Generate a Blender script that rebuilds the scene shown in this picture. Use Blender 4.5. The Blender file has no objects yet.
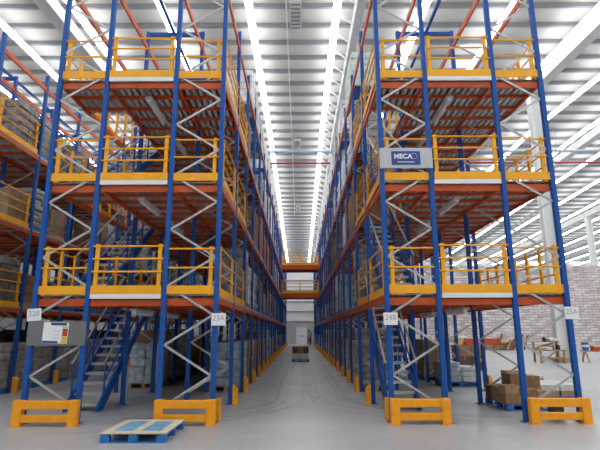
import bpy, bmesh, math, random
from mathutils import Vector, Matrix, Euler
R = random.Random(11)
COL = bpy.context.scene.collection
PI = math.pi

# ------------------------------------------------------------------ materials
def principled(name, col, rough=0.5, metal=0.0, var=0.0, scale=6.0, bump=0.0, bscale=40.0, spec=0.5):
    m = bpy.data.materials.new(name); m.use_nodes = True
    nt = m.node_tree; b = nt.nodes['Principled BSDF']
    b.inputs['Base Color'].default_value = (*col, 1); b.inputs['Roughness'].default_value = rough
    b.inputs['Metallic'].default_value = metal; b.inputs['Specular IOR Level'].default_value = spec
    if var or bump:
        tc = nt.nodes.new('ShaderNodeTexCoord')
    if var:
        n = nt.nodes.new('ShaderNodeTexNoise'); n.inputs['Scale'].default_value = scale; n.inputs['Detail'].default_value = 5
        nt.links.new(tc.outputs['Object'], n.inputs['Vector'])
        r = nt.nodes.new('ShaderNodeValToRGB')
        r.color_ramp.elements[0].position = 0.3; r.color_ramp.elements[1].position = 0.7
        r.color_ramp.elements[0].color = (*[c * (1 - var) for c in col], 1)
        r.color_ramp.elements[1].color = (*[min(1, c * (1 + var)) for c in col], 1)
        nt.links.new(n.outputs['Fac'], r.inputs['Fac']); nt.links.new(r.outputs['Color'], b.inputs['Base Color'])
    if bump:
        n2 = nt.nodes.new('ShaderNodeTexNoise'); n2.inputs['Scale'].default_value = bscale
        nt.links.new(tc.outputs['Object'], n2.inputs['Vector'])
        bp = nt.nodes.new('ShaderNodeBump'); bp.inputs['Strength'].default_value = bump; bp.inputs['Distance'].default_value = 0.02
        nt.links.new(n2.outputs['Fac'], bp.inputs['Height']); nt.links.new(bp.outputs['Normal'], b.inputs['Normal'])
    return m

def emission(name, col, s):
    m = bpy.data.materials.new(name); m.use_nodes = True; nt = m.node_tree
    b = nt.nodes['Principled BSDF']
    b.inputs['Base Color'].default_value = (0.8, 0.8, 0.8, 1)
    b.inputs['Emission Color'].default_value = (*col, 1); b.inputs['Emission Strength'].default_value = s
    return m

M = {}
M['blue'] = principled('blue_paint', (0.012, 0.085, 0.36), 0.5, var=0.12, scale=3, spec=0.3)
M['yellow'] = principled('yellow_paint', (0.93, 0.42, 0.010), 0.5, var=0.06, scale=4)
M['orange'] = principled('orange_paint', (0.56, 0.085, 0.010), 0.5, var=0.1, scale=3)
M['guard'] = principled('orange_yellow_paint', (0.92, 0.37, 0.008), 0.45, var=0.08, scale=8)
M['galv'] = principled('galvanised_steel', (0.50, 0.51, 0.51), 0.42, 0.35, var=0.12, scale=14)
M['deck'] = principled('galvanised_deck', (0.60, 0.60, 0.60), 0.4, 0.3, var=0.15, scale=7)
M['white'] = principled('white_paint', (0.78, 0.79, 0.80), 0.5, var=0.04)
M['fascia'] = principled('pale_fascia', (0.80, 0.82, 0.83), 0.5)
M['tread'] = principled('tread_steel', (0.50, 0.52, 0.52), 0.5, 0.2, var=0.1, scale=12)
M['board'] = principled('grey_board', (0.17, 0.175, 0.175), 0.5, var=0.05)
M['board_light'] = principled('silver_board', (0.52, 0.54, 0.57), 0.5, var=0.04)
M['logo'] = principled('logo_blue', (0.03, 0.065, 0.29), 0.5)
M['paper'] = principled('white_paper', (0.85, 0.85, 0.88), 0.6)
M['ink'] = principled('dark_ink', (0.10, 0.10, 0.12), 0.6)
M['greyink'] = principled('grey_ink', (0.38, 0.38, 0.42), 0.6)
M['red'] = principled('red_print', (0.62, 0.03, 0.025), 0.5)
M['purple'] = principled('purple_print', (0.10, 0.03, 0.2), 0.5)
M['yprint'] = principled('yellow_print', (0.75, 0.5, 0.03), 0.5)
M['carton'] = principled('brown_cardboard', (0.30, 0.165, 0.08), 0.75, var=0.15, scale=5)
M['carton2'] = principled('pale_cardboard', (0.40, 0.25, 0.14), 0.75, var=0.15, scale=5)
M['cartonbright'] = principled('orange_brown_cardboard', (0.46, 0.20, 0.06), 0.7, var=0.15, scale=5)
M['cartondark'] = principled('dark_cardboard', (0.13, 0.065, 0.045), 0.75, var=0.15, scale=5)
M['tape'] = principled('packing_tape', (0.10, 0.07, 0.04), 0.4)
M['wrapwhite'] = principled('white_stretch_wrap', (0.68, 0.70, 0.71), 0.3, var=0.25, scale=3.5, bump=0.5, bscale=9)
M['wrapgrey'] = principled('grey_stretch_wrap', (0.36, 0.355, 0.345), 0.3, var=0.45, scale=5, bump=0.6, bscale=10)
M['wrapshade'] = principled('shade_toned_wrap', (0.17, 0.165, 0.16), 0.28, var=0.6, scale=6, bump=0.7, bscale=11)  # grey wrap darkened in colour to stand in for shade under the racks
M['wrapbrown'] = principled('brown_goods_in_wrap', (0.28, 0.19, 0.12), 0.4, var=0.35, scale=4, bump=0.4, bscale=10)
M['wrapblue'] = principled('pale_blue_wrap', (0.42, 0.53, 0.60), 0.35, var=0.4, scale=6, bump=0.4, bscale=10)
M['wrapgreen'] = principled('pale_green_wrap', (0.55, 0.66, 0.60), 0.3, var=0.25, scale=4, bump=0.4, bscale=10)
M['sack'] = principled('pale_blue_sack', (0.42, 0.50, 0.56), 0.6, var=0.15, scale=6)
M['whitesack'] = principled('white_sack', (0.66, 0.66, 0.64), 0.65, var=0.12, scale=6)
M['palletblue'] = principled('blue_pallet_paint', (0.02, 0.17, 0.46), 0.6, var=0.25, scale=9)
M['palletworn'] = principled('worn_blue_boards', (0.16, 0.36, 0.54), 0.65, var=0.3, scale=10)
M['palewood'] = principled('pale_wood', (0.66, 0.55, 0.38), 0.7, var=0.12, scale=9)
M['wood'] = principled('raw_wood', (0.42, 0.27, 0.14), 0.75, var=0.3, scale=7)
M['wooddark'] = principled('dark_wood', (0.16, 0.09, 0.045), 0.8, var=0.3, scale=7)
M['black'] = principled('black_plastic', (0.018, 0.018, 0.022), 0.5)
M['lamp'] = principled('lamp_housing', (0.62, 0.63, 0.62), 0.45)
M['pipered'] = principled('red_pipe', (0.42, 0.05, 0.045), 0.45)
M['pipeblue'] = principled('pale_blue_pipe', (0.42, 0.55, 0.66), 0.45)
M['skin'] = principled('skin', (0.50, 0.30, 0.21), 0.55)
M['shirt'] = principled('light_blue_shirt', (0.40, 0.55, 0.75), 0.8)
M['trousers'] = principled('dark_trousers', (0.015, 0.017, 0.025), 0.8)
M['hair'] = principled('dark_hair', (0.015, 0.012, 0.01), 0.6)
M['sky_strip'] = emission('daylight_strip', (0.97, 0.99, 1.0), 8.6)
M['purlin'] = principled('purlin_steel', (0.24, 0.25, 0.27), 0.5, var=0.05)
M['roof'] = principled('roof_sheet', (0.53, 0.52, 0.50), 0.55, var=0.04, scale=0.6)

def upright_mat():
    m = principled('blue_upright', (0.010, 0.088, 0.37), 0.5, spec=0.3)
    nt = m.node_tree; b = nt.nodes['Principled BSDF']
    tc = nt.nodes.new('ShaderNodeTexCoord'); sep = nt.nodes.new('ShaderNodeSeparateXYZ')
    nt.links.new(tc.outputs['Object'], sep.inputs[0])
    def mth(op, a, bb):
        n = nt.nodes.new('ShaderNodeMath'); n.operation = op
        for i, v in enumerate((a, bb)):
            if isinstance(v, (int, float)): n.inputs[i].default_value = v
            else: nt.links.new(v, n.inputs[i])
        return n.outputs[0]
    fz = mth('ABSOLUTE', mth('SUBTRACT', mth('MODULO', sep.outputs['Z'], 0.1), 0.05), 0)
    ay = mth('ABSOLUTE', sep.outputs['Y'], 0)
    hole = mth('MULTIPLY', mth('LESS_THAN', fz, 0.017), mth('LESS_THAN', mth('ABSOLUTE', mth('SUBTRACT', ay, 0.02), 0), 0.009))
    mix = nt.nodes.new('ShaderNodeMixRGB')
    mix.inputs[1].default_value = (0.010, 0.088, 0.37, 1); mix.inputs[2].default_value = (0.10, 0.16, 0.28, 1)
    nt.links.new(hole, mix.inputs[0]); nt.links.new(mix.outputs[0], b.inputs['Base Color'])
    return m
M['upright'] = upright_mat()

def floor_mat():
    m = principled('polished_concrete', (0.42, 0.42, 0.43), 0.34)
    nt = m.node_tree; b = nt.nodes['Principled BSDF']
    tc = nt.nodes.new('ShaderNodeTexCoord'); sep = nt.nodes.new('ShaderNodeSeparateXYZ')
    nt.links.new(tc.outputs['Object'], sep.inputs[0])
    def mth(op, a, bb=0.0, c=None):
        n = nt.nodes.new('ShaderNodeMath'); n.operation = op
        for i, v in enumerate((a, bb) if c is None else (a, bb, c)):
            if isinstance(v, (int, float)): n.inputs[i].default_value = v
            else: nt.links.new(v, n.inputs[i])
        return n.outputs[0]
    def noise(s, d=6):
        n = nt.nodes.new('ShaderNodeTexNoise'); n.inputs['Scale'].default_value = s; n.inputs['Detail'].default_value = d
        nt.links.new(tc.outputs['Object'], n.inputs['Vector']); return n.outputs['Fac']
    ramp = nt.nodes.new('ShaderNodeValToRGB')
    ramp.color_ramp.elements[0].position = 0.3; ramp.color_ramp.elements[0].color = (0.34, 0.345, 0.36, 1)
    ramp.color_ramp.elements[1].position = 0.72; ramp.color_ramp.elements[1].color = (0.46, 0.465, 0.475, 1)
    nt.links.new(mth('ADD', mth('MULTIPLY', noise(0.5), 0.7), mth('MULTIPLY', noise(7), 0.3)), ramp.inputs['Fac'])
    x, y = sep.outputs['X'], sep.outputs['Y']
    wob = mth('MULTIPLY', mth('SUBTRACT', noise(.9, 2), 0.5), 0.3)
    tot = None
    def mark(dist, w, st, *masks):
        nonlocal tot
        k = mth('SUBTRACT', 1.0, mth('MINIMUM', mth('DIVIDE', mth('ABSOLUTE', mth('ADD', dist, wob)), w), 1.0))
        k = mth('MULTIPLY', k, st)
        for q in masks: k = mth('MULTIPLY', k, q)
        tot = k if tot is None else mth('ADD', tot, k)
    # worn tyre marks: a quarter turn out of the aisle, then the straight run down it
    for cx, cy, r, w, st, sx in ((-3.6, 13.2, 3.0, .10, .45, 1), (-3.7, 13.0, 3.35, .07, .40, 1), (-3.4, 13.8, 3.9, .09, .30, 1), (-4.6, 13.5, 4.7, .08, .35, 1),
                                 (4.3, 13.4, 3.1, .09, .45, -1), (4.5, 13.6, 3.5, .07, .42, -1), (4.0, 13.2, 3.7, .10, .25, -1), (5.2, 14.5, 5.0, .08, .3, -1)):
        dx = mth('SUBTRACT', x, cx); dy = mth('SUBTRACT', y, cy)
        d = mth('SQRT', mth('ADD', mth('MULTIPLY', dx, dx), mth('MULTIPLY', dy, dy)))
        mark(mth('SUBTRACT', d, r), w, st, mth('LESS_THAN', dy, 0.0), mth('GREATER_THAN', mth('MULTIPLY', dx, sx), 0.0))
        mark(mth('SUBTRACT', mth('MULTIPLY', dx, sx), r), w, st * .7, mth('GREATER_THAN', dy, 0.0), mth('LESS_THAN', y, 34.0))
    # slab joints
    jx = mth('ABSOLUTE', mth('SUBTRACT', mth('MODULO', mth('ADD', x, 100.0), 6.0), 3.1))
    j = mth('MULTIPLY', mth('LESS_THAN', jx, 0.008), .15)
    tot = mth('MULTIPLY', mth('ADD', tot, j), mth('ADD', noise(3), 0.4))
    mix = nt.nodes.new('ShaderNodeMixRGB'); mix.inputs[2].default_value = (0.06, 0.06, 0.065, 1)
    nt.links.new(tot, mix.inputs[0]); nt.links.new(ramp.outputs['Color'], mix.inputs[1])
    nt.links.new(mix.outputs[0], b.inputs['Base Color'])
    rr = nt.nodes.new('ShaderNodeMapRange'); rr.inputs[3].default_value = 0.26; rr.inputs[4].default_value = 0.5
    nt.links.new(noise(1.5), rr.inputs[0]); nt.links.new(rr.outputs[0], b.inputs['Roughness'])
    return m

def masonry_mat():
    m = principled('rough_masonry', (0.5, 0.45, 0.44), 0.85)
    nt = m.node_tree; b = nt.nodes['Principled BSDF']
    tc = nt.nodes.new('ShaderNodeTexCoord'); mp = nt.nodes.new('ShaderNodeMapping')
    mp.inputs['Rotation'].default_value = (PI / 2, 0, 0)
    nz = nt.nodes.new('ShaderNodeTexNoise'); nz.inputs['Scale'].default_value = 1.3; nz.inputs['Detail'].default_value = 3
    nt.links.new(tc.outputs['Object'], nz.inputs['Vector'])
    add = nt.nodes.new('ShaderNodeMixRGB'); add.blend_type = 'LINEAR_LIGHT'; add.inputs[0].default_value = 0.16
    nt.links.new(tc.outputs['Object'], add.inputs[1]); nt.links.new(nz.outputs['Color'], add.inputs[2])
    nt.links.new(add.outputs[0], mp.inputs['Vector'])
    br = nt.nodes.new('ShaderNodeTexBrick'); br.inputs['Scale'].default_value = 1.0
    br.inputs['Brick Width'].default_value = 0.8; br.inputs['Row Height'].default_value = 0.27; br.inputs['Mortar Size'].default_value = 0.03
    br.inputs['Color1'].default_value = (0.78, 0.73, 0.73, 1); br.inputs['Color2'].default_value = (0.50, 0.40, 0.385, 1)
    br.inputs['Mortar'].default_value = (0.36, 0.31, 0.31, 1); br.inputs['Mortar Smooth'].default_value = 0.4; br.inputs['Bias'].default_value = -0.15
    nt.links.new(mp.outputs[0], br.inputs['Vector'])
    n2 = nt.nodes.new('ShaderNodeTexNoise'); n2.inputs['Scale'].default_value = 2.2; n2.inputs['Detail'].default_value = 5
    nt.links.new(tc.outputs['Object'], n2.inputs['Vector'])
    ov = nt.nodes.new('ShaderNodeMixRGB'); ov.blend_type = 'OVERLAY'; ov.inputs[0].default_value = 0.6
    nt.links.new(br.outputs['Color'], ov.inputs[1]); nt.links.new(n2.outputs['Fac'], ov.inputs[2])
    nt.links.new(ov.outputs[0], b.inputs['Base Color'])
    bp = nt.nodes.new('ShaderNodeBump'); bp.inputs['Distance'].default_value = 0.05; bp.inputs['Strength'].default_value = 0.7
    bp.invert = True
    nt.links.new(br.outputs['Fac'], bp.inputs['Height']); nt.links.new(bp.outputs[0], b.inputs['Normal'])
    return m

def blockwork_mat():
    m = principled('grey_blockwork', (0.42, 0.42, 0.41), 0.8)
    nt = m.node_tree; b = nt.nodes['Principled BSDF']
    tc = nt.nodes.new('ShaderNodeTexCoord'); mp = nt.nodes.new('ShaderNodeMapping'); mp.inputs['Rotation'].default_value = (PI / 2, 0, 0)
    br = nt.nodes.new('ShaderNodeTexBrick'); br.inputs['Scale'].default_value = 1.0
    br.inputs['Brick Width'].default_value = 0.4; br.inputs['Row Height'].default_value = 0.2; br.inputs['Mortar Size'].default_value = 0.01
    br.inputs['Color1'].default_value = (0.46, 0.46, 0.45, 1); br.inputs['Color2'].default_value = (0.38, 0.38, 0.37, 1); br.inputs['Mortar'].default_value = (0.3, 0.3, 0.3, 1)
    nt.links.new(tc.outputs['Object'], mp.inputs['Vector']); nt.links.new(mp.outputs[0], br.inputs['Vector'])
    nt.links.new(br.outputs['Color'], b.inputs['Base Color'])
    return m

# ------------------------------------------------------------------ mesh building
class MB:
    """collects boxes, bars and tubes into one mesh"""
    def __init__(s): s.v, s.f = [], []
    def add(s, vs, fs):
        b = len(s.v); s.v += [tuple(v) for v in vs]; s.f += [tuple(i + b for i in f) for f in fs]; return s
    def box(s, x0, x1, y0, y1, z0, z1, c=0.0):
        if c <= 0:
            return s.add([(x, y, z) for x in (x0, x1) for y in (y0, y1) for z in (z0, z1)],
                         [(0, 1, 3, 2), (4, 6, 7, 5), (0, 4, 5, 1), (2, 3, 7, 6), (0, 2, 6, 4), (1, 5, 7, 3)])
        bm = bmesh.new(); bmesh.ops.create_cube(bm, size=1)
        for v in bm.verts:
            v.co = Vector((x0 + (v.co.x + .5) * (x1 - x0), y0 + (v.co.y + .5) * (y1 - y0), z0 + (v.co.z + .5) * (z1 - z0)))
        bmesh.ops.bevel(bm, geom=bm.edges[:], offset=c, segments=2, affect='EDGES', profile=0.5)
        bm.verts.index_update()
        s.add([v.co[:] for v in bm.verts], [[v.index for v in f.verts] for f in bm.faces]); bm.free(); return s
    def bar(s, p, q, w, h, up=(0, 0, 1)):
        """rectangular bar from p to q: w across, h along up"""
        p, q = Vector(p), Vector(q); d = (q - p).normalized(); u = Vector(up)
        if abs(d.dot(u)) > .99: u = Vector((0, 1, 0))
        a = d.cross(u).normalized(); u = a.cross(d).normalized(); a *= w / 2; u *= h / 2
        vs = [p - a - u, p + a - u, p + a + u, p - a + u, q - a - u, q + a - u, q + a + u, q - a + u]
        return s.add(vs, [(3, 2, 1, 0), (4, 5, 6, 7), (0, 1, 5, 4), (1, 2, 6, 5), (2, 3, 7, 6), (3, 0, 4, 7)])
    def tube(s, p, q, r, n=10, r2=None):
        p, q = Vector(p), Vector(q); d = (q - p).normalized(); u = Vector((0, 0, 1)) if abs(d.z) < .95 else Vector((1, 0, 0))
        a = d.cross(u).normalized(); u = a.cross(d); r2 = r if r2 is None else r2
        vs = [c + (a * math.cos(t) + u * math.sin(t)) * rr for c, rr in ((p, r), (q, r2)) for t in [2 * PI * k / n for k in range(n)]]
        fs = [(k, (k + 1) % n, n + (k + 1) % n, n + k) for k in range(n)] + [tuple(range(n - 1, -1, -1)), tuple(range(n, 2 * n))]
        return s.add(vs, fs)
    def prism(s, poly, z0, z1):
        n = len(poly)
        return s.add([(x, y, z0) for x, y in poly] + [(x, y, z1) for x, y in poly],
                     [(k, (k + 1) % n, n + (k + 1) % n, n + k) for k in range(n)] + [tuple(range(n - 1, -1, -1)), tuple(range(n, 2 * n))])
    def mesh(s, name, mat):
        me = bpy.data.meshes.new(name); me.from_pydata(s.v, [], s.f)
        bm = bmesh.new(); bm.from_mesh(me); bmesh.ops.recalc_face_normals(bm, faces=bm.faces[:]); bm.to_mesh(me); bm.free()
        me.materials.append(M[mat] if isinstance(mat, str) else mat); return me
    def build(s, name, mat, parent=None, loc=(0, 0, 0), smooth=False):
        me = s.mesh(name, mat)
        if smooth:
            for p in me.polygons: p.use_smooth = True
        return link(name, me, parent, loc)

def link(name, data, parent=None, loc=(0, 0, 0), rz=0):
    o = bpy.data.objects.new(name, data); COL.objects.link(o); o.location = loc; o.rotation_euler = (0, 0, rz)
    if parent: o.parent = parent
    return o

def tag(o, label, cat, group=None):
    o['label'] = label; o['category'] = cat
    if group: o['group'] = group
    return o

def thing(name, label, cat, loc=(0, 0, 0), rz=0, group=None):
    return tag(link(name, None, None, loc, rz), label, cat, group)

def struct(o):
    o['kind'] = 'structure'; return o

def copy_tree(o, parent=None):
    c = o.copy(); COL.objects.link(c); c.parent = parent
    for ch in list(o.children): copy_tree(ch, c)
    return c

def text_mesh(txt, size, depth, off=0.0):
    cu = bpy.data.curves.new('lettering', 'FONT'); cu.body = txt; cu.size = size; cu.extrude = depth; cu.offset = off
    cu.align_x = 'CENTER'; cu.align_y = 'CENTER'
    o = bpy.data.objects.new('lettering', cu); COL.objects.link(o)
    bpy.context.view_layer.update()
    me = bpy.data.meshes.new_from_object(o.evaluated_get(bpy.context.evaluated_depsgraph_get()))
    bpy.data.objects.remove(o); me.transform(Matrix.Rotation(PI / 2, 4, 'X')); return me

ORD = ['front', 'second', 'third', 'fourth', 'fifth', 'sixth', 'seventh', 'eighth', 'ninth', 'tenth', 'eleventh', 'twelfth', 'thirteenth', 'fourteenth',
       'fifteenth', 'sixteenth', 'seventeenth', 'eighteenth', 'nineteenth', 'twentieth', 'twenty-first', 'twenty-second', 'twenty-third']

# ------------------------------------------------------------------ dimensions
BAY, Y0, NF = 2.38, 9.7, 22
LV = [2.40, 4.77, 7.15, 9.53]          # deck levels and the top beams
TOP = 9.95
def fy(k): return Y0 + BAY * k

# ------------------------------------------------------------------ the hall
fm = floor_mat()
struct(MB().box(-34, 64, -30, 93, -0.3, 0).build('floor', fm))

PROF = [(-30, 15.6), (0, 16.3), (19, 16.9), (34, 17.35), (46, 16.95), (58, 16.3), (72, 15.6), (93, 14.8)]
def zr(y):
    for (a, za), (b, zb) in zip(PROF, PROF[1:]):
        if y <= b: return za + (zb - za) * (y - a) / (b - a)
    return PROF[-1][1]
def ribbon(x0, x1, below, th, ys):
    mb = MB(); vs = []
    for y in ys:
        z = zr(y) - below
        vs += [(x0, y, z), (x1, y, z), (x1, y, z + th), (x0, y, z + th)]
    fs = []
    for i in range(len(ys) - 1):
        a, b = 4 * i, 4 * i + 4
        fs += [(a, a + 1, b + 1, b), (a + 1, a + 2, b + 2, b + 1), (a + 2, a + 3, b + 3, b + 2), (a + 3, a, b, b + 3)]
    n = 4 * (len(ys) - 1)
    fs += [(3, 2, 1, 0), (n, n + 1, n + 2, n + 3)]
    return mb.add(vs, fs)
YS = [p[0] for p in PROF]
struct(ribbon(-34, 64, 0.0, 0.15, YS).build('ceiling', 'roof'))
pm = MB().box(-34, 64, -.04, .04, -.21, 0).box(-34, 64, -.04, .1, -.23, -.2).mesh('ceiling_purlin', 'purlin')
y = -28.0
while y < 92.5:
    struct(link('ceiling_purlin', pm, None, (0, y, zr(y)))); y += 1.55
for i in range(25):
    x = -2.24 + 3.97 * (i - 7)
    struct(ribbon(x - .165, x + .165, 0.95, 0.10, YS).build(f'window_{i + 1}', 'sky_strip'))
for i, x in enumerate((-11.2, 2.75, 14.4, 22.8, 35.2)):
    t = struct(ribbon(x - (.2 if i == 1 else .3), x + (.2 if i == 1 else .3), 1.2, 0.6, [-30, 0, 19, 34, 46, 58, 72, 92.8]).build(f'trim_{i + 1}', 'white'))
    y = -28 + 1.55 * 28
    while y < 62 and i == 1:
        struct(MB().bar((x - .18, y, zr(y) - 1.15), (x - 1.15, y, zr(y) - .36), .08, .08).build('ceiling_girder_brace', 'white')); y += 1.55
for x, y in ((14.4, 27.2), (35.2, 57.0)):
    c = MB().box(x - .3, x + .3, y - .03, y + .03, 0, zr(y) - 1.1).box(x - .3, x - .26, y - .25, y + .25, 0, zr(y) - 1.1).box(x + .26, x + .3, y - .25, y + .25, 0, zr(y) - 1.1)
    struct(c.build('roof_column', 'white'))
struct(MB().box(-34, 64, 92.7, 93, 0, 15).build('wall_back', 'white'))
struct(MB().box(-34, -33.8, -30, 93, 0, 17.3).build('wall_left', 'board'))
struct(MB().box(63.8, 64, -30, 93, 0, 17.3).build('wall_right', 'white'))
struct(MB().box(6.6, 63.8, 50, 50.4, 0, 8.35).build('wall_masonry', masonry_mat()))
struct(MB().box(6.6, 6.9, 50.4, 65, 0, 8.35).build('wall_masonry_return', 'white'))
bw = blockwork_mat()
struct(MB().box(-33.8, 6.9, 65, 65.25, 0, 2.85).build('wall_end_lower', bw))
cl = MB()
x = -33.8
while x < 6.8:
    cl.box(x, x + .26, 65.03, 65.2, 2.85, 10.4); cl.box(x + .26, x + .36, 65.07, 65.2, 2.85, 10.4); x += .36
w = struct(cl.build('wall_end_cladding', 'white'))
for i, z in enumerate((2.85, 4.15, 5.45, 6.9, 8.3)):
    struct(MB().box(-33.8, 6.9, 64.94, 65.03, z, z + .13).build(f'trim_{i + 6}', 'purlin'))
d = struct(MB().box(-.38, .80, 64.93, 65.0, 0, 2.1).build('door_1', 'white'))
struct(MB().box(-.47, -.38, 64.9, 65.0, 0, 2.2).box(.80, .89, 64.9, 65.0, 0, 2.2).box(-.47, .89, 64.9, 65.0, 2.1, 2.22).build('door_frame', 'fascia', d))
struct(MB().box(-.15, .5, 64.9, 64.93, 1.0, 1.09).build('door_push_bar', 'board', d))

# pipes and ceiling units
for z, y, mat, r, lab in ((15.0, 37.0, 'pipered', .09, 'long red sprinkler pipe crossing the hall under the roof'), (15.3, 35.2, 'pipeblue', .10, 'pale blue pipe crossing the hall just before the red pipe')):
    p = thing('ceiling_pipe', lab, 'pipe', (0, y, z))
    MB().tube((-33.8, 0, 0), (63.8, 0, 0), r).build('pipe_run', mat, p)
    for x in (-14, -6, -.5, 6.0, 12, 20, 28):
        MB().bar((x, 0, r), (x, 0, zr(y) - z - .02), .03, .03).tube((x - .03, 0, 0), (x + .03, 0, 0), r + .02).build('hanger', 'galv', p)
p = tag(ribbon(-.62, -.55, .60, .07, [4, 19, 34, 46, 58]).build('conduit', 'white'), 'thin white conduit running lengthwise under the ceiling above the aisle', 'conduit')
for y, L, lab in ((20.0, 2.2, 'pale ceiling vent unit hanging above the aisle, closest of the three'), (36.6, 1.7, 'pale ceiling vent unit hanging above the aisle, just behind the pipes'), (54.5, 1.7, 'small ceiling vent unit hanging far down the aisle')):
    p = thing('ceiling_vent', lab, 'vent', (-.15, y, zr(y) - .75))
    MB().box(-.27, .27, -L / 2, L / 2, -.08, .12, .02).build('housing', 'white', p)
    for k in range(7): MB().box(-.22, .22, -L / 2 + .1 + k * (L - .2) / 7, -L / 2 + .16 + k * (L - .2) / 7, -.1, -.08).build('grille_slat', 'purlin', p)
    for s in (-.22, .22): MB().bar((s, 0, .12), (s, 0, .72), .02, .02).build('hanger', 'galv', p)

# ------------------------------------------------------------------ rack parts
def upright_mesh():
    w, d, t = .045, .05, .012
    poly = [(-w, -d), (w, -d), (w, d), (w - .02, d), (w - .02, d - t), (w - t, d - t), (w - t, -d + t), (-w + t, -d + t), (-w + t, d - t), (-w + .02, d - t), (-w + .02, d), (-w, d)]
    mb = MB().prism(poly, 0, TOP).box(-.09, .09, -.08, .08, 0, .012)
    return mb.mesh('upright', 'upright')
UP = upright_mesh()
def lattice_nodes(w, flip):
    a, b = (-w / 2 + .05, w / 2 - .05) if not flip else (w / 2 - .05, -w / 2 + .05)
    pts, z, k = [], .28, 0
    while z < TOP - .1:
        pts.append(((a if k % 2 == 0 else b), 0, z)); z += .58; k += 1
    return pts
LAT = {}
def lattice(w, flip):
    if (w, flip) not in LAT:
        mb = MB(); pts = lattice_nodes(w, flip)
        for p, q in zip(pts, pts[1:]): mb.bar(p, q, .03, .04)
        LAT[(w, flip)] = mb.mesh('bracing_lattice', 'galv')
    return LAT[(w, flip)]
def frame(rack, x0, x1, y, flip, each=False, bare=False):
    f = link('upright_frame', None, rack, ((x0 + x1) / 2, y, 0)); w = round(x1 - x0, 3)
    for s in (-1, 1): link('upright', UP, f, (s * w / 2, 0, 0))
    if bare: return f
    if each:
        pts = lattice_nodes(w, flip)
        for i, (p, q) in enumerate(zip(pts, pts[1:])): MB().bar((p[0], .004 * (i % 2), p[2]), (q[0], .004 * (i % 2), q[2]), .03, .042).build('brace', 'galv', f)
    else:
        link('bracing_lattice', lattice(w, flip), f)
    return f

BEAM = MB().box(-.025, .025, .06, BAY - .06, -.14, 0).box(-.035, .035, .055, .075, -.2, 0).box(-.035, .035, BAY - .075, BAY - .055, -.2, 0)
BEAM_ME = BEAM.mesh('deck_beam', 'orange')

def railing(rack, p, q, z, posts, rails, toe=None, mat='yellow'):
    """guard railing from p to q (x, y) standing on z: posts at fractions, rails at heights, toe = (z0, z1)"""
    p, q = Vector((*p, 0)), Vector((*q, 0)); L = (q - p).length; ang = math.atan2(q.y - p.y, q.x - p.x)
    g = link('guard_railing', None, rack, (p.x, p.y, z), ang)
    hi = max(rails) + .05
    for t in posts: MB().box(t * L - .04, t * L + .04, -.025, .025, .0, hi, .006).build('railing_post', mat, g)
    for r in rails: MB().tube((-.03, -.03, r), (L + .03, -.03, r), .019, 8).build('rail', mat, g)
    if toe: MB().box(-.02, L + .02, -.05, -.025, toe[0], toe[1]).build('toe_board', mat, g)
    return g

def deck_mesh(mb, x0, x1, y0, y1, z):
    """ribbed steel deck"""
    n = max(2, round((x1 - x0) / .15)); s = (x1 - x0) / n; P = []
    for k in range(n):
        a = x0 + k * s
        P += [(a, z), (a + s * .3, z), (a + s * .42, z - .045), (a + s * .88, z - .045)]
    P.append((x1, z)); m = len(P)
    vs = [(x, y0, zz) for x, zz in P] + [(x, y1, zz) for x, zz in P]
    mb.add(vs, [(k, k + 1, m + k + 1, m + k) for k in range(m - 1)])
    mb.box(x0, x1, y0, y1, z, z + .025)

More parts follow.
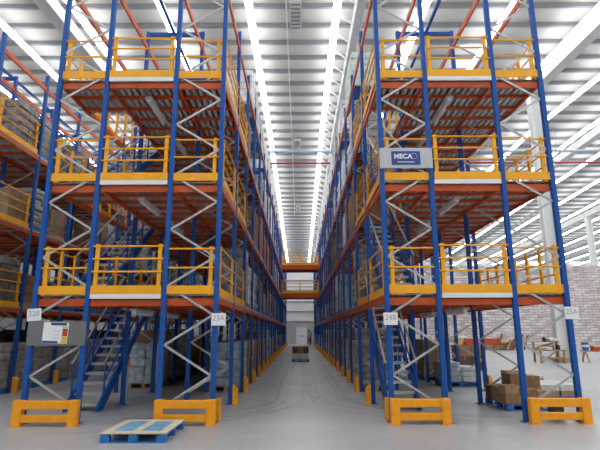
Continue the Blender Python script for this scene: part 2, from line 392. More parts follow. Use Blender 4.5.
def rack_block(xs, label, sgn, frames=range(NF), front=True, stair=None, railcols=True, bays_rail=(0, 1), part_bays=6):
    """xs: outer, walkway, walkway, aisle lines. sgn=+1 when the aisle lies on the +x side"""
    rk = thing('pallet_rack', label, 'rack', (0, 0, 0)); fr = list(frames)
    cols = sorted([(min(xs[0], xs[1]), max(xs[0], xs[1])), (min(xs[2], xs[3]), max(xs[2], xs[3]))])
    lo, hi = min(xs), max(xs)
    yA, yB = fy(fr[0]), fy(fr[-1])
    for k in fr:
        for ci, (a, b) in enumerate(cols):
            toward = ci == 0                       # its walkway upright is the +x one
            frame(rk, a, b, fy(k), toward, each=(k == 0 and front), bare=(stair is not None and k == 1 and abs((a + b) / 2 - (stair[0] + stair[1]) / 2) < .4))
    # beams
    rest = MB(); n = 0
    for ki, k in enumerate(fr[:-1]):
        for li, L in enumerate(LV):
            for x in xs:
                if ki < part_bays: link('deck_beam', BEAM_ME, rk, (x, fy(k), L))
                else: rest.add([(v[0] + x, v[1] + fy(k), v[2] + L) for v in BEAM.v], BEAM.f)
    if rest.v: rest.build('deck_beam', 'orange', rk)['kind'] = 'stuff'
    # joists
    JW = MB().box(lo + .03, hi - .03, -.03, .03, -.115, -.047); jm = JW.mesh('joist', 'orange')
    so = (11.3, 14.2)
    for li, L in enumerate(LV[:3]):
        rest = MB(); kk = 0; y = yA + .08
        while y < yB:
            inside = stair is not None and so[0] < y < so[1]
            if inside:
                a, b = (lo + .03, hi - .03)
                if stair[0] - lo < hi - stair[1]: a = stair[1] + .06
                else: b = stair[0] - .06
                MB().box(a, b, -.03, .03, -.115, -.047).build('joist', 'orange', rk, (0, y, L))
            elif kk < 26: link('joist', jm, rk, (0, y, L))
            else: rest.add([(v[0], v[1] + y, v[2] + L) for v in JW.v], JW.f)
            y += .595; kk += 1
        if rest.v: rest.build('joist', 'orange', rk)['kind'] = 'stuff'
        dk = MB()
        if stair is None: deck_mesh(dk, lo - .04, hi + .04, yA, yB, L)
        else:
            if stair[0] - lo < hi - stair[1]:
                a0, a1, b0, b1 = lo - .04, stair[1] + .05, stair[1] + .05, hi + .04
            else:
                a0, a1, b0, b1 = stair[0] - .05, hi + .04, lo - .04, stair[0] - .05
            deck_mesh(dk, b0, b1, yA + .06, yB, L); deck_mesh(dk, a0, a1, yA + .06, so[0], L); deck_mesh(dk, a0, a1, so[1], yB, L)
        dk.build('deck', 'deck', rk)
        # guard railings
        if front:
            yf = fy(0)
            for a, b in cols:
                railing(rk, (a + .06, yf + .02), (b - .06, yf + .02), L, (.08,) if (a, b) == cols[0] else (.92,), (.95, .56), (.03, .20))
            for a, b in cols: MB().box(a + .05, b - .05, yf + .03, yf + .08, L - .20, L - .08).build('deck_beam', 'orange', rk)
            a, b = cols[0][1], cols[1][0]
            railing(rk, (a + .08, yf - .02), (b - .08, yf - .02), L, (.035, .965), (1.0, .74, .48), (.03, .20))
            MB().box(a + .06, b - .06, yf - .07, yf - .02, L - .06, L + .03).build('fascia', 'fascia', rk)
            MB().box(a + .06, b - .06, yf + .0, yf + .05, L - .20, L - .08).build('deck_beam', 'orange', rk)
        xa = xs[3] + sgn * .0; xo = xs[0]
        for kb in bays_rail:
            y0, y1 = fy(kb) + .22, fy(kb + 1) - .2
            for x in ((xa, xo) if railcols else (xa,)):
                s = 1 if x > (lo + hi) / 2 else -1
                pp = (.02, .34, .66, .98) if x == xo else (.03, .97)
                if s > 0: railing(rk, (x, y0), (x, y1), L, pp, (1.0, .72, .44), (.0, .16))
                else: railing(rk, (x, y1), (x, y0), L, pp, (1.0, .72, .44), (.0, .16))
        if stair is not None:
            xg = stair[1] + .05 if stair[0] - lo < hi - stair[1] else stair[0] - .05
            railing(rk, (xg, 11.35), (xg, 14.1), L, (.0, .33, .66, 1), (1.0, .62), None)
    # ties across the walkway at the top and rails carried on them
    for k in fr[:8]:
        MB().box(cols[0][1] - .05, cols[1][0] + .05, fy(k) - .04, fy(k) + .04, TOP - .13, TOP - .02).build('top_tie', 'blue', rk)
    for t in (.12, .5 if False else .55):
        x = cols[1][0] - t * 1.5 if sgn > 0 else cols[0][1] + t * 1.5
        MB().box(x - .035, x + .035, yA - .3, fy(fr[min(8, len(fr) - 1)]), TOP - .02, TOP + .05).build('top_rail', 'blue', rk)
    return rk

RL = [-5.28, -4.24, -2.71, -1.67]; RR = [5.34, 4.30, 2.78, 1.75]; RF = [-12.0, -10.96, -9.35, -8.30]
SL = (-5.12, -4.40); SR = (1.92, 2.62)
rack_block(RL, 'tall blue and orange pallet rack carrying the paper load notice board', 1, stair=SL)
rack_block(RR, 'tall blue and orange pallet rack carrying the blue logo board', -1, stair=SR)
rack_block(RF, 'blue and orange pallet rack across the side aisle beyond the load notice rack', 1, frames=range(1, 15), front=False, railcols=False, bays_rail=(1,), part_bays=5)

# ------------------------------------------------------------------ staircases
def staircase(x0, x1, y0, z0, z1, label, run=3.05):
    s = thing('staircase', label, 'staircase', ((x0 + x1) / 2, y0, z0)); w = x1 - x0; h = z1 - z0
    n = 12; d = Vector((0, run, h)).normalized()
    for e in (-1, 1):
        X = e * w / 2
        st = MB(); dy = .12
        st.add([(X - .025, -dy, 0), (X - .025, .16, 0), (X - .025, run + .1, h - .06), (X - .025, run + .1, h + .02), (X - .025, run - .12, h + .02), (X - .025, -dy, .12),
                (X + .025, -dy, 0), (X + .025, .16, 0), (X + .025, run + .1, h - .06), (X + .025, run + .1, h + .02), (X + .025, run - .12, h + .02), (X + .025, -dy, .12)],
               [(0, 1, 2, 3, 4, 5), (11, 10, 9, 8, 7, 6)] + [(i, (i + 1) % 6, 6 + (i + 1) % 6, 6 + i) for i in range(6)])
        st.build('stringer', 'blue', s)
        hr = link('handrail', None, s, (X, 0, 0))
        for t in (.06, .38, .70, .97):
            yy, zz = t * run, t * h
            MB().tube((0, yy, zz - .02), (0, yy, zz + .92), .024, 8).build('handrail_post', 'blue', hr)
        MB().tube((0, .06 * run - .1, .06 * h + .85), (0, .97 * run, .97 * h + .92), .026, 8).build('top_rail', 'galv', hr)
        MB().tube((0, .06 * run, .06 * h + .48), (0, .97 * run, .97 * h + .48), .02, 8).build('mid_rail', 'blue', hr)
    for k in range(1, n + 1):
        zz = h * k / n - .04 ; yy = run * (k - .5) / n
        MB().box(-w / 2 + .03, w / 2 - .03, yy - .11, yy + .13, zz - .03, zz).box(-w / 2 + .03, w / 2 - .03, yy - .115, yy - .10, zz - .06, zz + .003).build('tread', 'tread', s)
    return s
for (x0, x1), nm in ((SL, 'load-notice rack'), (SR, 'logo-board rack')):
    staircase(x0, x1, 11.12, 0.0, LV[0], f'blue steel staircase with grey treads rising from the floor inside the {nm}')
    staircase(x0, x1, 10.85, LV[0] + .03, LV[1], f'blue steel staircase standing on the first deck inside the {nm}', 3.3)
    staircase(x0, x1, 10.85, LV[1] + .03, LV[2], f'blue steel staircase standing on the second deck inside the {nm}', 3.3)

# ------------------------------------------------------------------ batten lamps under the decks
def batten(x, y, z, label):
    b = thing('batten_lamp', label, 'lamp', (x, y, z), 0, 'batten lamps under the decks')
    MB().box(-.075, .075, -.65, .65, -.02, .035, .008).build('lamp_housing', 'lamp', b)
    MB().tube((0, -.6, -.05), (0, .6, -.05), .045, 10).build('tube_cover', 'white', b)
    for s in (-.45, .45): MB().box(-.015, .015, s - .015, s + .015, .035, .10).build('bracket', 'galv', b)
for li, L in enumerate(LV[:3]):
    dn = ('first', 'second', 'third')[li]
    for x, nm in ((-3.42, 'load-notice rack'), (3.42, 'logo-board rack')):
        batten(x, 10.65, L - .27, f'pale batten lamp under the {dn} deck, over the front bay of the {nm}')
        batten(x, 13.0, L - .27, f'pale batten lamp under the {dn} deck, further inside the {nm}')

# ------------------------------------------------------------------ rack end barriers and post guards
def barrier(x0, x1, label, ret):
    b = thing('rack_end_barrier', label, 'barrier', (x0, 9.36 if x0 < 0 else 9.44, 0), 0, 'yellow barriers in front of the racks'); w = x1 - x0
    for x in (0, w - .17):
        p = MB().box(x, x + .17, 0, .14, .01, .46, .012).build('barrier_post', 'guard', b)
        MB().box(x - .03, x + .20, -.02, .17, 0, .012).build('foot_plate', 'guard', p)
    MB().box(.165, w - .165, .02, .12, .30, .45, .012).build('barrier_rail', 'guard', b)
    MB().box(.165, w - .165, .02, .12, .07, .20, .012).build('barrier_rail', 'guard', b)
    xr = w - .13 if ret > 0 else .01
    if ret: MB().box(xr + .04 * ret, xr + .12 + .04 * ret, .44, .56, 0, .42, .012).build('return_post', 'guard', b)
barrier(-5.31, -4.11, 'yellow rack end barrier below the board with the load notice', 0)
barrier(-2.70, -1.57, 'yellow rack end barrier behind the empty blue and white pallet', 1)
barrier(1.69, 2.81, 'yellow rack end barrier at the aisle corner of the logo-board rack', -1)
barrier(4.29, 5.42, 'yellow rack end barrier in front of the pallet of brown cartons', 0)

def guard_mesh():
    n = 8; poly = [(0.0, -.09)] + [(.16 * math.cos(t) * .6 + .03, .09 * math.sin(t)) for t in [-PI / 2 + PI * k / n for k in range(n + 1)]] + [(0.0, .09)]
    m = len(poly); vs = [(x, y, 0) for x, y in poly] + [(x, y, .44 - max(0, x - .02) * .9) for x, y in poly]
    return MB().add(vs, [(k, (k + 1) % m, m + (k + 1) % m, m + k) for k in range(m)] + [tuple(range(m - 1, -1, -1)), tuple(range(m, 2 * m))]).box(-.005, .13, -.11, .11, 0, .01).mesh('post_guard', 'guard')
GM = guard_mesh()
for x, s, nm, ks in ((-1.67, 1, 'aisle side of the load-notice rack', range(1, NF)), (1.75, -1, 'aisle side of the logo-board rack', range(1, NF)),
                     (-5.28, -1, 'side-aisle edge of the load-notice rack', range(2, 6)), (5.34, 1, 'open-floor edge of the logo-board rack', range(1, 6)), (-8.30, 1, 'rack across the side aisle', range(1, 8))):
    for k in ks:
        if s == 1 and x > 5 and k == 1: continue
        tag(link('post_guard', GM, None, (x + s * .062, fy(k), 0), 0 if s > 0 else PI), f'orange post guard at the {ORD[k]} frame, {nm}', 'guard', 'orange post guards')

# ------------------------------------------------------------------ boards and tags
def tagplate(x, z, txt, label, tilt=0.0):
    t = thing('bay_tag', label, 'sign', (x, Y0 - .075, z)); t.rotation_euler = (0, tilt, 0)
    MB().box(-.14, .14, 0, .012, -.12, .12, .003).build('plate', 'paper', t)
    o = link('lettering', text_mesh(txt, .145, .001), t, (0, -.001, .02)); o.data.materials.clear(); o.data.materials.append(M['greyink'])
tagplate(-5.24, 2.03, '22B', 'small white tag 22B on the outer upright above the load notice board', -.06)
tagplate(-1.60, 1.93, '23A', 'small white tag 23A on the aisle upright of the load-notice rack')
tagplate(1.79, 1.93, '24B', 'small white tag 24B on the aisle upright of the logo-board rack')
tagplate(5.37, 2.03, '25A', 'small white tag 25A on the open-floor upright of the logo-board rack')

b = thing('sign_board', 'silver sign board with a blue logo panel across two uprights', 'sign', (2.26, Y0 - .085, 5.27))
MB().box(-.56, .56, 0, .03, -.225, .225, .004).build('panel', 'board_light', b)
MB().box(-.31, .30, -.006, 0, -.155, .15).build('logo_panel', 'logo', b)
o = link('lettering', text_mesh('MECA', .145, .002, .005), b, (-.065, -.008, .03)); o.data.materials.clear(); o.data.materials.append(M['paper'])
MB().box(-.19, .17, -.009, -.006, -.105, -.08).build('underline', 'board_light', b)
ring = MB(); n = 28
for k in range(n):
    a0, a1 = 2 * PI * k / n, 2 * PI * (k + 1) / n
    ring.bar((.17 + .06 * math.cos(a0), -.008, .04 + .06 * math.sin(a0)), (.17 + .06 * math.cos(a1), -.008, .04 + .06 * math.sin(a1)), .003, .008)
ring.build('emblem_ring', 'board_light', b)

b = thing('notice_board', 'grey board across two uprights with a colour-coded load notice sheet', 'notice board', (-4.76, Y0 - .085, 1.67))
MB().box(-.57, .57, 0, .025, -.235, .235, .004).build('panel', 'board', b)
s = MB().box(-.26, .23, -.006, 0, -.19, .21).build('notice_sheet', 'paper', b); s.rotation_euler = (0, .03, 0)
MB().box(-.12, .19, -.009, -.006, .155, .205).build('header_strip', 'logo', s)
MB().box(-.255, .05, -.009, -.006, -.185, -.145).build('footer_strip', 'logo', s)
for z0, z1, mt in ((.09, .14, 'yprint'), (.045, .085, 'purple'), (-.05, .04, 'red'), (-.18, -.06, 'yprint')):
    MB().box(.12, .22, -.009, -.006, z0, z1).build('colour_block', mt, s)
for z in (.04, -.03, -.09): MB().box(-.05, .08, -.008, -.006, z, z + .008).build('printed_line', 'greyink', s)

# ------------------------------------------------------------------ pallets and goods
def pallet_parts(mb, w, d, h=.14):
    for x in (-w / 2 + .05, 0, w / 2 - .05): mb.box(x - .05, x + .05, -d / 2, d / 2, 0, h - .02)
    mb.box(-w / 2, w / 2, -d / 2, d / 2, h - .02, h)
    return mb
PAL = pallet_parts(MB(), 1.0, 1.0).mesh('load_pallet', 'palletblue')
PALW = pallet_parts(MB(), 1.0, 1.0).mesh('load_pallet', 'wood')

def goods(nx, ny, nz, h, jit, c, W=1.0, D=.98):
    mb = MB(); a, b, e = W / nx, D / ny, h / nz
    for k in range(nz):
        for i in range(nx):
            for j in range(ny):
                x, y = -W / 2 + a * (i + .5) + R.uniform(-jit, jit), -D / 2 + b * (j + .5) + R.uniform(-jit, jit)
                mb.box(x - a / 2 + .003, x + a / 2 - .003, y - b / 2 + .003, y + b / 2 - .003, .14 + e * k, .14 + e * (k + 1) - .004, c)
    return mb
KINDS = {}
for nm, nx, ny, nz, jit, c, mats in (('wrapped_load', 2, 2, 5, .012, .03, ('wrapgrey', 'wrapwhite', 'wrapblue', 'wrapgreen', 'wrapshade')), ('carton_load', 2, 2, 4, .01, .008, ('wrapbrown', 'carton', 'cartonbright')),
                                     ('sack_load', 1, 2, 7, .03, .05, ('wrapwhite', 'wrapgrey'))):
    for mt in mats:
        for v, h in enumerate((.85, 1.25, 1.65)):
            me = goods(nx, ny, max(2, round(nz * h / 1.3)), h, jit, c).mesh('goods', mt)
            KINDS[(nm, mt, v)] = me
WORDS = {'wrapshade': 'shade-darkened grey', 'wrapgrey': 'grey', 'wrapwhite': 'white', 'wrapblue': 'bluish', 'wrapgreen': 'greenish', 'wrapbrown': 'film-wrapped brown', 'carton': 'brown', 'cartonbright': 'orange-brown'}
KW = {'wrapped_load': 'wrapped load', 'carton_load': 'carton load', 'sack_load': 'sack load'}
LEVEL = ['on floor', 'on first deck', 'on second deck', 'on third deck', 'on top beams']
SHELFZ = [0.0] + [z + .03 for z in LV[:3]] + [LV[3]]
def load(x, y, lev, nm, mt, v, where, sx=1.0, sy=1.0):
    t = thing(nm, f'{WORDS[mt]} {KW[nm]} {LEVEL[lev]}, {where}', 'pallet load', (x, y, SHELFZ[lev]), R.uniform(-.02, .02), 'pallet loads in the racks')
    t.scale = (sx, sy, 1)
    link('goods', KINDS[(nm, mt, v)], t); link('load_pallet', PAL if R.random() < .6 else PALW, t)
    return t
def pick(lev):
    r = R.random()
    if lev == 0: c = [('carton_load', 'carton'), ('wrapped_load', 'wrapgrey'), ('carton_load', 'wrapbrown'), ('sack_load', 'wrapgrey'), ('wrapped_load', 'wrapwhite'), ('wrapped_load', 'wrapblue')]
    elif lev == 2: c = [('carton_load', 'cartonbright'), ('carton_load', 'cartonbright'), ('carton_load', 'carton'), ('wrapped_load', 'wrapwhite')]
    elif lev == 4: c = [('wrapped_load', 'wrapwhite'), ('wrapped_load', 'wrapgrey'), ('sack_load', 'wrapwhite'), ('wrapped_load', 'wrapwhite')]
    else: c = [('wrapped_load', 'wrapgrey'), ('sack_load', 'wrapwhite'), ('sack_load', 'wrapgrey'), ('wrapped_load', 'wrapwhite'), ('carton_load', 'carton')]
    return R.choice(c)
OCC = [.88, .72, .7, .45, .85]
for xc, nm, sgn in ((-2.19, 'load-notice rack', 1), (2.265, 'logo-board rack', -1)):
    for k in range(2, NF - 1):
        for lev in range(5):
            two = k < 7
            for h in ((0, 1) if two else (0,)):
                if R.random() > OCC[lev]: continue
                n, mt = pick(lev); v = R.choice((0, 1, 1, 2)) if lev else R.choice((1, 1, 2))
                if lev == 4 or lev == 2: v = R.choice((1, 1, 2))
                if lev == 4 and k == 2: mt, n, v = ('wrapwhite' if sgn > 0 else 'wrapgreen'), 'wrapped_load', 1
                y = fy(k) + (.64 + 1.1 * h if two else BAY / 2)
                side = ('front half of ' if h == 0 else 'back half of ') if two else ''
                load(xc + sgn * .03, y, lev, n, mt, v, f'{side}{ORD[k]} bay, aisle row of {nm}', .98, 1.0 if two else 1.9)
# outer rows
for xc, nm in ((-4.76, 'load-notice rack'), (4.82, 'logo-board rack')):
    for k in range(2, 9):
        for lev in range(4):
            if nm[0:4] == 'logo' and lev < 3 : continue
            if R.random() > .62 or (k == 2 and lev == 0): continue
            n, mt = pick(max(lev, 1)); load(xc, fy(k) + BAY / 2 + .1, lev, n, mt, R.choice((0, 1, 1, 2)), f'{ORD[k]} bay, outer row of {nm}', .92, 1.8)
load(-4.82, 15.95, 0, 'wrapped_load', 'wrapblue', 1, 'behind the lowest staircase of load-notice rack', .95, .9)
load(4.80, fy(3) + 1.3, 0, 'carton_load', 'wrapbrown', 1, 'behind the sack pallet, outer row of logo-board rack', .95, 1.6)
# rack across the side aisle
for k in range(1, 13):
    for lev in range(5):
        for h in (0, 1):
            if R.random() > (.95, .7, .75, .7, .3)[lev] or (lev == 4 and k < 5) or (k == 1 and 0 < lev and h == 0): continue
            n, mt = ('wrapped_load', 'wrapgrey') if lev == 0 else R.choice((('carton_load', 'carton'), ('wrapped_load', 'wrapgrey'), ('carton_load', 'wrapbrown'), ('sack_load', 'wrapgrey'), ('wrapped_load', 'wrapshade')))
            load(-8.83, fy(k) + .64 + 1.1 * h, lev, n, mt, (R.choice((0, 1)) if k < 4 else R.choice((1, 1, 2))) if lev else 1, f'{"front" if h == 0 else "back"} half of {ORD[k]} bay, side-aisle rack', .98, 1.0)
for k in range(1, 9):
    for lev in range(4):
        if R.random() > .7 and lev: continue
        n, mt = pick(max(1, lev)) if lev else ('wrapped_load', 'wrapshade'); load(-11.48, fy(k) + BAY / 2, lev, n, mt, R.choice((1, 2)) if lev else 2, f'{ORD[k]} bay, far row of side-aisle rack', .98, 1.9)  # floor loads here all take the wrap with shade put into its colour

# empty pallet in front
pl = thing('pallet', 'empty blue pallet with pale top boards on the floor before the barrier', 'pallet', (-2.61, 8.62, 0), math.radians(-1.0))
W, D = 1.03, 1.16
for y in (-D / 2 + .05, 0, D / 2 - .05):
    MB().box(-W / 2, W / 2, y - .05, y + .05, 0, .018).build('bottom_board', 'palletblue', pl)
    for x in (-W / 2 + .07, 0, W / 2 - .07): MB().box(x - .07, x + .07, y - .05, y + .05, .018, .112, .004).build('block', 'palletblue', pl)
for x in (-W / 2 + .05, 0, W / 2 - .05):
    MB().box(x - .05, x + .05, -D / 2, D / 2, .112, .130).build('stringer_board', 'palletblue', pl)
MB().box(-W / 2, W / 2, -D / 2, -D / 2 + .15, .130, .152, .003).build('top_board', 'palewood', pl)
MB().box(-W / 2, W / 2, D / 2 - .13, D / 2, .130, .152, .003).build('top_board', 'palewood', pl)
for x0, x1 in ((-W / 2, -W / 2 + .13), (-.06, .06), (W / 2 - .13, W / 2)): MB().box(x0, x1, -D / 2 + .152, D / 2 - .132, .130, .152, .003).build('top_board', 'palewood', pl)
for x0, x1 in ((-W / 2 + .132, -.062), (.062, W / 2 - .132)):
    MB().box(x0, x1, -D / 2 + .152, .02, .130, .148, .003).build('worn_top_board', 'palletworn', pl)
    MB().box(x0, x1, .04, D / 2 - .132, .130, .148, .003).build('worn_top_board', 'palletworn', pl)

def carton(x, y, z, w, d, h, label, rz=0.0, mat='carton', group=None, tape=True):
    c = thing('carton', label, 'carton', (x, y, z), rz, group)
    MB().box(-w / 2, w / 2, -d / 2, d / 2, 0, h, .006).build('carton_body', mat, c)
    if tape:
        MB().box(-.025, .025, -d / 2 - .002, d / 2 + .002, h * .72, h + .002).build('tape', 'carton2' if mat != 'carton2' else 'carton', c)
    return c
def blue_pallet(x, y, w, d, label, rz=0.0, z=0.0):
    p = thing('pallet', label, 'pallet', (x, y, z), rz)
    for yy in (-d / 2 + .05, 0, d / 2 - .05):
        MB().box(-w / 2, w / 2, yy - .05, yy + .05, 0, .018).build('bottom_board', 'palletblue', p)
        for xx in (-w / 2 + .07, 0, w / 2 - .07): MB().box(xx - .07, xx + .07, yy - .05, yy + .05, .018, .112).build('block', 'palletblue', p)
    n = 6; s = w / n
    for k in range(n): MB().box(-w / 2 + k * s + .006, -w / 2 + (k + 1) * s - .006, -d / 2, d / 2, .112, .14).build('top_board', 'palletblue', p)
    return p

for q, yy in enumerate((15.62, 16.2)): carton(-4.82, yy, 1.395, .85, .5, .34, f'brown carton on top of the bluish wrapped load behind the staircase, {("front", "back")[q]} one')
# pallet of cartons behind the outer barrier of the logo-board rack
blue_pallet(4.98, 11.55, 1.05, 1.2, 'blue pallet carrying loose brown cartons beside the outer upright', math.radians(1.5))
P = .142
carton(4.62, 11.12, P, .34, .30, .21, 'brown carton at the front corner of the carton pallet, lowest layer', .05)
carton(4.60, 11.10, P + .212, .31, .28, .17, 'brown carton stacked on the front corner carton', .10, 'carton2')
carton(4.98, 11.14, P, .36, .30, .30, 'brown carton beside the front corner carton on the carton pallet', -.03)
carton(5.32, 11.16, P, .28, .30, .26, 'brown carton at the open-floor corner of the carton pallet', .04, 'carton2')
carton(4.56, 11.50, P, .26, .36, .32, 'narrow brown carton in the middle of the aisle-side row, carton pallet', .02)
carton(4.60, 11.92, P, .32, .36, .30, 'brown carton at the back of the aisle-side row, carton pallet', -.05, 'cartondark')
carton(4.96, 11.62, P, .40, .50, .32, 'wide brown carton in the middle of the carton pallet, lowest layer', 0.02)
carton(4.94, 11.58, P + .323, .38, .44, .27, 'large brown carton topmost on the carton pallet', .03)
carton(5.32, 11.60, P, .28, .46, .30, 'pale brown carton along the open-floor edge of the carton pallet', 0, 'carton2')
carton(5.30, 11.60, P + .303, .30, .42, .24, 'brown carton beside the topmost carton on the carton pallet', -.04)
# white topped cartons
blue_pallet(6.25, 12.7, 1.1, 1.1, 'blue pallet under the white topped cartons on the open floor')
for i, (x, y) in enumerate(((5.98, 12.4), (6.52, 12.4), (5.98, 12.98), (6.52, 12.98))):
    nm = ('front corner near the rack', 'front corner by the open floor', 'back corner near the rack', 'back corner by the open floor')[i]
    carton(x, y, P, .5, .54, .13, f'flat whitish carton in the lower layer, {nm}', R.uniform(-.03, .03), 'carton2', None, False)
    carton(x, y, P + .132, .52, .55, .14, f'flat white carton in the upper layer, {nm}', R.uniform(-.05, .05), 'whitesack', None, False)
blue_pallet(6.35, 14.6, 1.1, 1.1, 'blue pallet with a tan crate behind the white topped cartons')
carton(6.15, 14.5, P, .46, .5, .42, 'tan box standing on the pallet behind the white topped cartons', .05, 'carton2')
carton(6.68, 14.45, P, .44, .5, .22, 'flat brown carton with a white top on the rearmost carton pallet', 0, 'carton2')
carton(6.68, 14.45, P + .222, .46, .5, .06, 'flat white packet lying on the flat brown carton', .06, 'whitesack', None, False)
carton(5.02, 9.98, 0, .2, .22, .36, 'small dark brown carton standing behind the outermost yellow barrier', .1, 'cartondark')

# sacks on a pallet in the outer row, second bay
blue_pallet(5.0, 16.0, 1.15, 1.0, 'blue pallet under the pale blue sacks in the outer row')
def sack_mesh(mat):
    bm = bmesh.new(); bmesh.ops.create_cube(bm, size=1)
    bmesh.ops.subdivide_edges(bm, edges=bm.edges[:], cuts=5, use_grid_fill=True)
    for v in bm.verts:
        x, y, z = v.co
        e = (1 - (2 * x) ** 4 * .35) * (1 - (2 * y) ** 4 * .35)
        v.co = Vector((x * .56, y * .46, (z * (.62 + .38 * e) + .5) * .155 + .01 * math.sin(7 * x + 5 * y)))
    me = bpy.data.meshes.new('sack'); bm.to_mesh(me); bm.free()
    for p in me.polygons: p.use_smooth = True
    me.materials.append(M[mat]); return me
SKB, SKW = sack_mesh('sack'), sack_mesh('whitesack')
for k in range(4):
    for i, x in enumerate((4.70, 5.28)):
        for j, y in enumerate((15.76, 16.24)):
            if k == 3 and i == 1: continue
            tag(link('sack', SKB if i == 0 else SKW, None, (x + R.uniform(-.03, .03), y, .14 + .145 * k), R.uniform(-.08, .08)),
                f'{"pale blue" if i == 0 else "white"} sack in the {("bottom", "second", "third", "top")[k]} layer, {("front", "back")[j]} of the sack pallet', 'sack', 'sacks on the pallet in the outer row')

# goods standing on the open floor
blue_pallet(7.45, 22.0, 1.2, 1.0, 'blue pallet under the big dark cartons on the open floor')
i = 0
for k in range(2):
    for x in (7.15, 7.75):
        carton(x, 22.0, P + .46 * k, .58, .9, .455, f'big dark brown carton, {("lower", "upper")[k]} layer, {("rack side", "open-floor side")[x > 7.4]} of the dark carton pallet', 0, 'cartondark' if k == 0 else 'carton')
for k, (z, yy) in enumerate(((1.075, 21.75), (1.075, 21.95), (1.215, 21.85))):
    bmx = thing('rack_beam', f'loose orange rack beam lying on the dark cartons, {("front one", "back one", "topmost")[k]}', 'beam', (8.05, yy, z), .012 * k)
    MB().box(-.75, .75, -.05, .05, 0, .135).build('beam_tube', 'orange', bmx)
    for s in (-.75, .75): MB().box(s - .01, s + .01, -.07, .07, -.02 if False else 0, .16).build('end_connector', 'orange', bmx)
o = tag(link('sack', SKW, None, (7.3, 22.27, 1.062), .1), 'white sack slumped on the dark cartons behind the orange beams', 'sack'); o.scale = (1, .8, 2.3)
yb = thing('box', 'small bright yellow box standing on the dark cartons', 'box', (6.98, 21.75, 1.062))
MB().box(-.1, .1, -.1, .1, 0, .3, .02).build('box_body', 'yellow', yb); MB().box(-.11, .11, -.11, .11, .24, .31, .02).build('box_lid', 'guard', yb)

# lumber pile against the masonry wall
def plank(p, q, w, t, mat, label):
    o = MB().bar((0, 0, 0), Vector(q) - Vector(p), w, t).build('plank', mat, None, p); return tag(o, label, 'plank', 'planks heaped by the masonry wall')
ll = ['pale plank lying flat in the lumber heap by the masonry wall', 'dark plank leaning at the end of the lumber heap by the masonry wall']
for k in range(14):
    z = .08 + .13 * (k // 2); y = 43.6 + .5 * (k % 2)
    plank((16.0 + R.uniform(-.4, .4), y, z), (19.0 + R.uniform(-.5, .3), y + R.uniform(-.2, .2), z + R.uniform(-.02, .06)), .3, .1, R.choice(('palewood', 'wood', 'palewood')), ll[0])
for k in range(14):
    x = 17.3 + .19 * k + R.uniform(-.1, .1)
    plank((x - R.uniform(.3, .9), 42.9 + R.uniform(-.2, .2), .06), (x + R.uniform(.0, .6), 43.5 + R.uniform(-.1, .3), 1.0 + R.uniform(-.2, .45)), .14, .07, R.choice(('wood', 'wooddark', 'wooddark')), ll[1])
for k in range(7):
    x = 20.6 + .33 * k
    plank((x - .5, 43.1, .08 + .1 * (k % 3)), (x + 1.0, 43.5, .14 + .22 * (k % 3)), .2, .09, R.choice(('wood', 'wooddark')), 'brown plank strewn on the floor past the lumber heap')

# timber workbench by the roof column
wb = thing('workbench', 'rough timber workbench with a raised shelf beside the white column', 'workbench', (13.35, 26.6, 0))
for x in (-.62, .62):
    for y in (-.35, .35): MB().box(x - .045, x + .045, y - .045, y + .045, 0, 1.1 if y > 0 else .66).build('leg', 'wood', wb)
MB().box(-.75, .75, -.42, .42, .62, .67, .005).build('bench_top', 'wood', wb)
MB().box(-.75, .75, .12, .46, 1.06, 1.10, .005).build('shelf', 'wood', wb)
MB().box(-.62, .62, -.37, -.33, .22, .30).build('stretcher', 'wood', wb); MB().bar((-.6, -.36, .05), (.2, -.36, .62), .04, .07).build('brace', 'wood', wb)
tag(link('sack', SKW, None, (13.7, 26.85, 1.10), .1), 'white bundle lying on the raised shelf of the workbench', 'bundle')
tag(link('sack', SKW, None, (13.15, 26.5, .67), .7), 'white bundle lying on the workbench top', 'bundle')
for x, y, z, s, lab in ((13.28, 26.85, 1.10, .14, 'black canister at the end of the workbench shelf'), (13.75, 26.4, .67, .16, 'black canister standing on the workbench top')):
    c = thing('canister', lab, 'canister', (x, y, z)); MB().tube((0, 0, 0), (0, 0, s * 1.5), s * .7, 14).build('canister_body', 'black', c); MB().tube((0, 0, s * 1.5), (0, 0, s * 1.8), s * .3, 10).build('canister_cap', 'board', c)
cw = thing('column_guard', 'low brown timber collar around the foot of the white column', 'column guard', (14.4, 27.2, 0))
for s in (-1, 1):
    MB().box(-.5, .5, s * .42 - .04, s * .42 + .04, 0, .22).build('collar_board', 'wood', cw); MB().box(s * .46 - .04, s * .46 + .04, -.38, .38, 0, .22).build('collar_board', 'wood', cw)
tr = thing('trestle', 'low timber trestle carrying the blue tub and orange beams', 'trestle', (16.3, 26.8, 0))
for x in (-.9, .9):
    for s in (-1, 1): MB().bar((x + s * .0, s * .32, 0), (x, s * .08, .56), .07, .07).build('leg', 'wood', tr)
MB().box(-1.1, 1.1, -.12, .12, .55, .62).build('cross_beam', 'wood', tr)
tb = thing('tub', 'blue and white banded tub standing on the trestle end', 'tub', (15.45, 26.8, .62))
MB().tube((0, 0, 0), (0, 0, .18), .15, 18, .17).build('tub_body', 'palletblue', tb); MB().tube((0, 0, .18), (0, 0, .30), .17, 18, .18).build('white_band', 'white', tb); MB().tube((0, 0, .30), (0, 0, .42), .18, 18, .185).build('tub_rim', 'palletblue', tb)
for k in range(2):
    bmx = thing('rack_beam', f'loose orange rack beam lying on the trestle, {("front", "back")[k]} one', 'beam', (16.9, 26.7 + .17 * k, .62))
    MB().box(-1.1, 1.1, -.06, .06, 0, .2).build('beam_tube', 'orange', bmx)
    for s in (-1.1, 1.1): MB().box(s - .01, s + .01, -.07, .07, 0, .24).build('end_connector', 'orange', bmx)
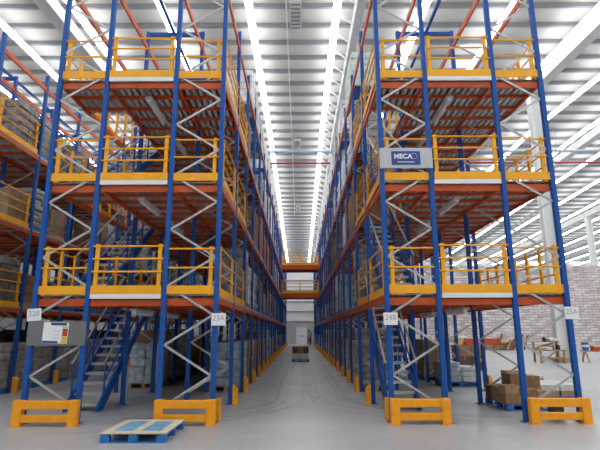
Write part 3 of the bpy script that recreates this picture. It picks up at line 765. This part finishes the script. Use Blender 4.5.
blue_pallet(17.9, 28.2, 1.2, 1.0, 'empty blue pallet on the floor behind the trestle')

# loaded pallet standing in the aisle
blue_pallet(.03, 28.6, .98, 1.0, 'blue pallet standing in the middle of the aisle')
for j, y in enumerate((28.36, 28.84)):
    for k in range(2):
        o = tag(link('sack', SKW, None, (.03, y, .14 + .15 * k), 0), f'wide white sack in the {("lower", "upper")[k]} layer, {("front", "back")[j]} of the aisle pallet', 'sack'); o.scale = (1.65, 1, 1)
for i, x in enumerate((-.28, .03, .34)):
    carton(x, 28.6, .46, .30, .9, .38, f'dark brown carton on the white sacks of the aisle pallet, {("load-notice rack side", "middle", "logo-board rack side")[i]}', 0, 'cartondark' if i != 1 else 'carton')

# ------------------------------------------------------------------ bridges across the aisle
for z, lab in ((LV[1], 'lower orange bridge with yellow railings crossing the aisle'), (LV[2], 'upper orange bridge with yellow railings crossing the aisle')):
    y0, y1 = fy(13), fy(14); x0, x1 = -1.67 + .08, 1.75 - .08
    b = thing('crossover_bridge', lab, 'bridge', (0, y0, z)); Ld = y1 - y0
    for y in (0, Ld - .08): MB().box(x0, x1, y, y + .08, -.34, .03).build('bridge_beam', 'orange', b)
    dk = MB(); deck_mesh(dk, x0, x1, .08, Ld - .08, .02); dk.build('bridge_deck', 'deck', b)
    for y in (.0, Ld): railing(b, (x0 + .1, y), (x1 - .1, y), .03, (0, .5, 1), (1.08, .78, .5), (0, .24))

# ------------------------------------------------------------------ person at the far end
def skin_mesh(name, verts, edges, mat, parent, root=0):
    me = bpy.data.meshes.new(name); me.from_pydata([v[:3] for v in verts], edges, []); me.materials.append(M[mat])
    o = link(name, me, parent); md = o.modifiers.new('skin', 'SKIN')
    for i, v in enumerate(verts):
        sv = me.skin_vertices[0].data[i]; sv.radius = v[3]; sv.use_root = (i == root)
    md.use_smooth_shade = True
    sb = o.modifiers.new('sub', 'SUBSURF'); sb.levels = 1; sb.render_levels = 1; return o
ps = thing('person', 'person in light blue top and dark trousers standing at the aisle end', 'person', (1.12, 56.0, 0), .3)
rr = lambda a, b=None: (a, b or a)
V = [(0, 0, .95, rr(.15, .11)), (0, 0, 1.15, rr(.14, .10)), (0, 0, 1.38, rr(.18, .11)), (0, 0, 1.5, rr(.06)), (0, -.02, 1.60, rr(.085, .10)), (0, -.02, 1.72, rr(.07, .085)),
     (-.2, 0, 1.42, rr(.06)), (-.25, .02, 1.14, rr(.045)), (-.25, -.06, .90, rr(.035)), (-.25, -.08, .78, rr(.03, .04)),
     (.2, 0, 1.42, rr(.06)), (.25, .02, 1.14, rr(.045)), (.25, -.06, .90, rr(.035)), (.25, -.08, .78, rr(.03, .04)),
     (-.1, 0, .85, rr(.09)), (-.11, -.01, .48, rr(.06)), (-.11, .02, .09, rr(.04)), (-.12, -.14, .04, rr(.04, .035)),
     (.1, 0, .85, rr(.09)), (.11, -.01, .48, rr(.06)), (.11, .02, .09, rr(.04)), (.12, -.14, .04, rr(.04, .035))]
E = [(0, 1), (1, 2), (2, 3), (3, 4), (4, 5), (2, 6), (6, 7), (7, 8), (8, 9), (2, 10), (10, 11), (11, 12), (12, 13), (0, 14), (14, 15), (15, 16), (16, 17), (0, 18), (18, 19), (19, 20), (20, 21)]
skin_mesh('body', V, E, 'skin', ps)
skin_mesh('shirt', [(0, 0, .93, rr(.17, .13)), (0, 0, 1.15, rr(.16, .12)), (0, 0, 1.38, rr(.19, .13)), (-.2, 0, 1.42, rr(.08)), (-.25, .02, 1.16, rr(.065)), (.2, 0, 1.42, rr(.08)), (.25, .02, 1.16, rr(.065)), (0, 0, 1.46, rr(.08))],
          [(0, 1), (1, 2), (2, 3), (3, 4), (2, 5), (5, 6), (2, 7)], 'shirt', ps)
skin_mesh('trousers', [(0, 0, .93, rr(.165, .125)), (-.1, 0, .82, rr(.105)), (-.11, -.01, .48, rr(.08)), (-.11, .02, .1, rr(.065)), (.1, 0, .82, rr(.105)), (.11, -.01, .48, rr(.08)), (.11, .02, .1, rr(.065))],
          [(0, 1), (1, 2), (2, 3), (0, 4), (4, 5), (5, 6)], 'trousers', ps)
bm = bmesh.new(); bmesh.ops.create_uvsphere(bm, u_segments=14, v_segments=10, radius=.11)
bmesh.ops.delete(bm, geom=[v for v in bm.verts if v.co.z < -.02 and v.co.y < .03], context='VERTS')
me = bpy.data.meshes.new('hair'); bm.to_mesh(me); bm.free(); me.materials.append(M['hair']); link('hair', me, ps, (0, 0, 1.70))

# ------------------------------------------------------------------ light, camera, view
w = bpy.data.worlds.new('World'); bpy.context.scene.world = w; w.use_nodes = True
bg = w.node_tree.nodes['Background']; bg.inputs[0].default_value = (0.92, 0.96, 1.0, 1); bg.inputs[1].default_value = 0.08

cam = bpy.data.cameras.new('camera'); co = bpy.data.objects.new('camera', cam); COL.objects.link(co)
cam.sensor_width = 36; cam.lens = 36 * 480 / 600; cam.clip_end = 400
co.location = (0, 0, 1.7); co.rotation_euler = (Euler((PI / 2 + math.radians(12.45), 0, math.radians(-0.06))).to_matrix() @ Matrix.Rotation(math.radians(-0.2), 3, 'Z')).to_euler()
sc = bpy.context.scene; sc.camera = co
sc.view_settings.view_transform = 'Standard'; sc.view_settings.look = 'None'; sc.view_settings.gamma = 1; sc.view_settings.use_curve_mapping = False
sc.view_settings.exposure = 0.0
sc.cycles.max_bounces = 8; sc.cycles.diffuse_bounces = 5
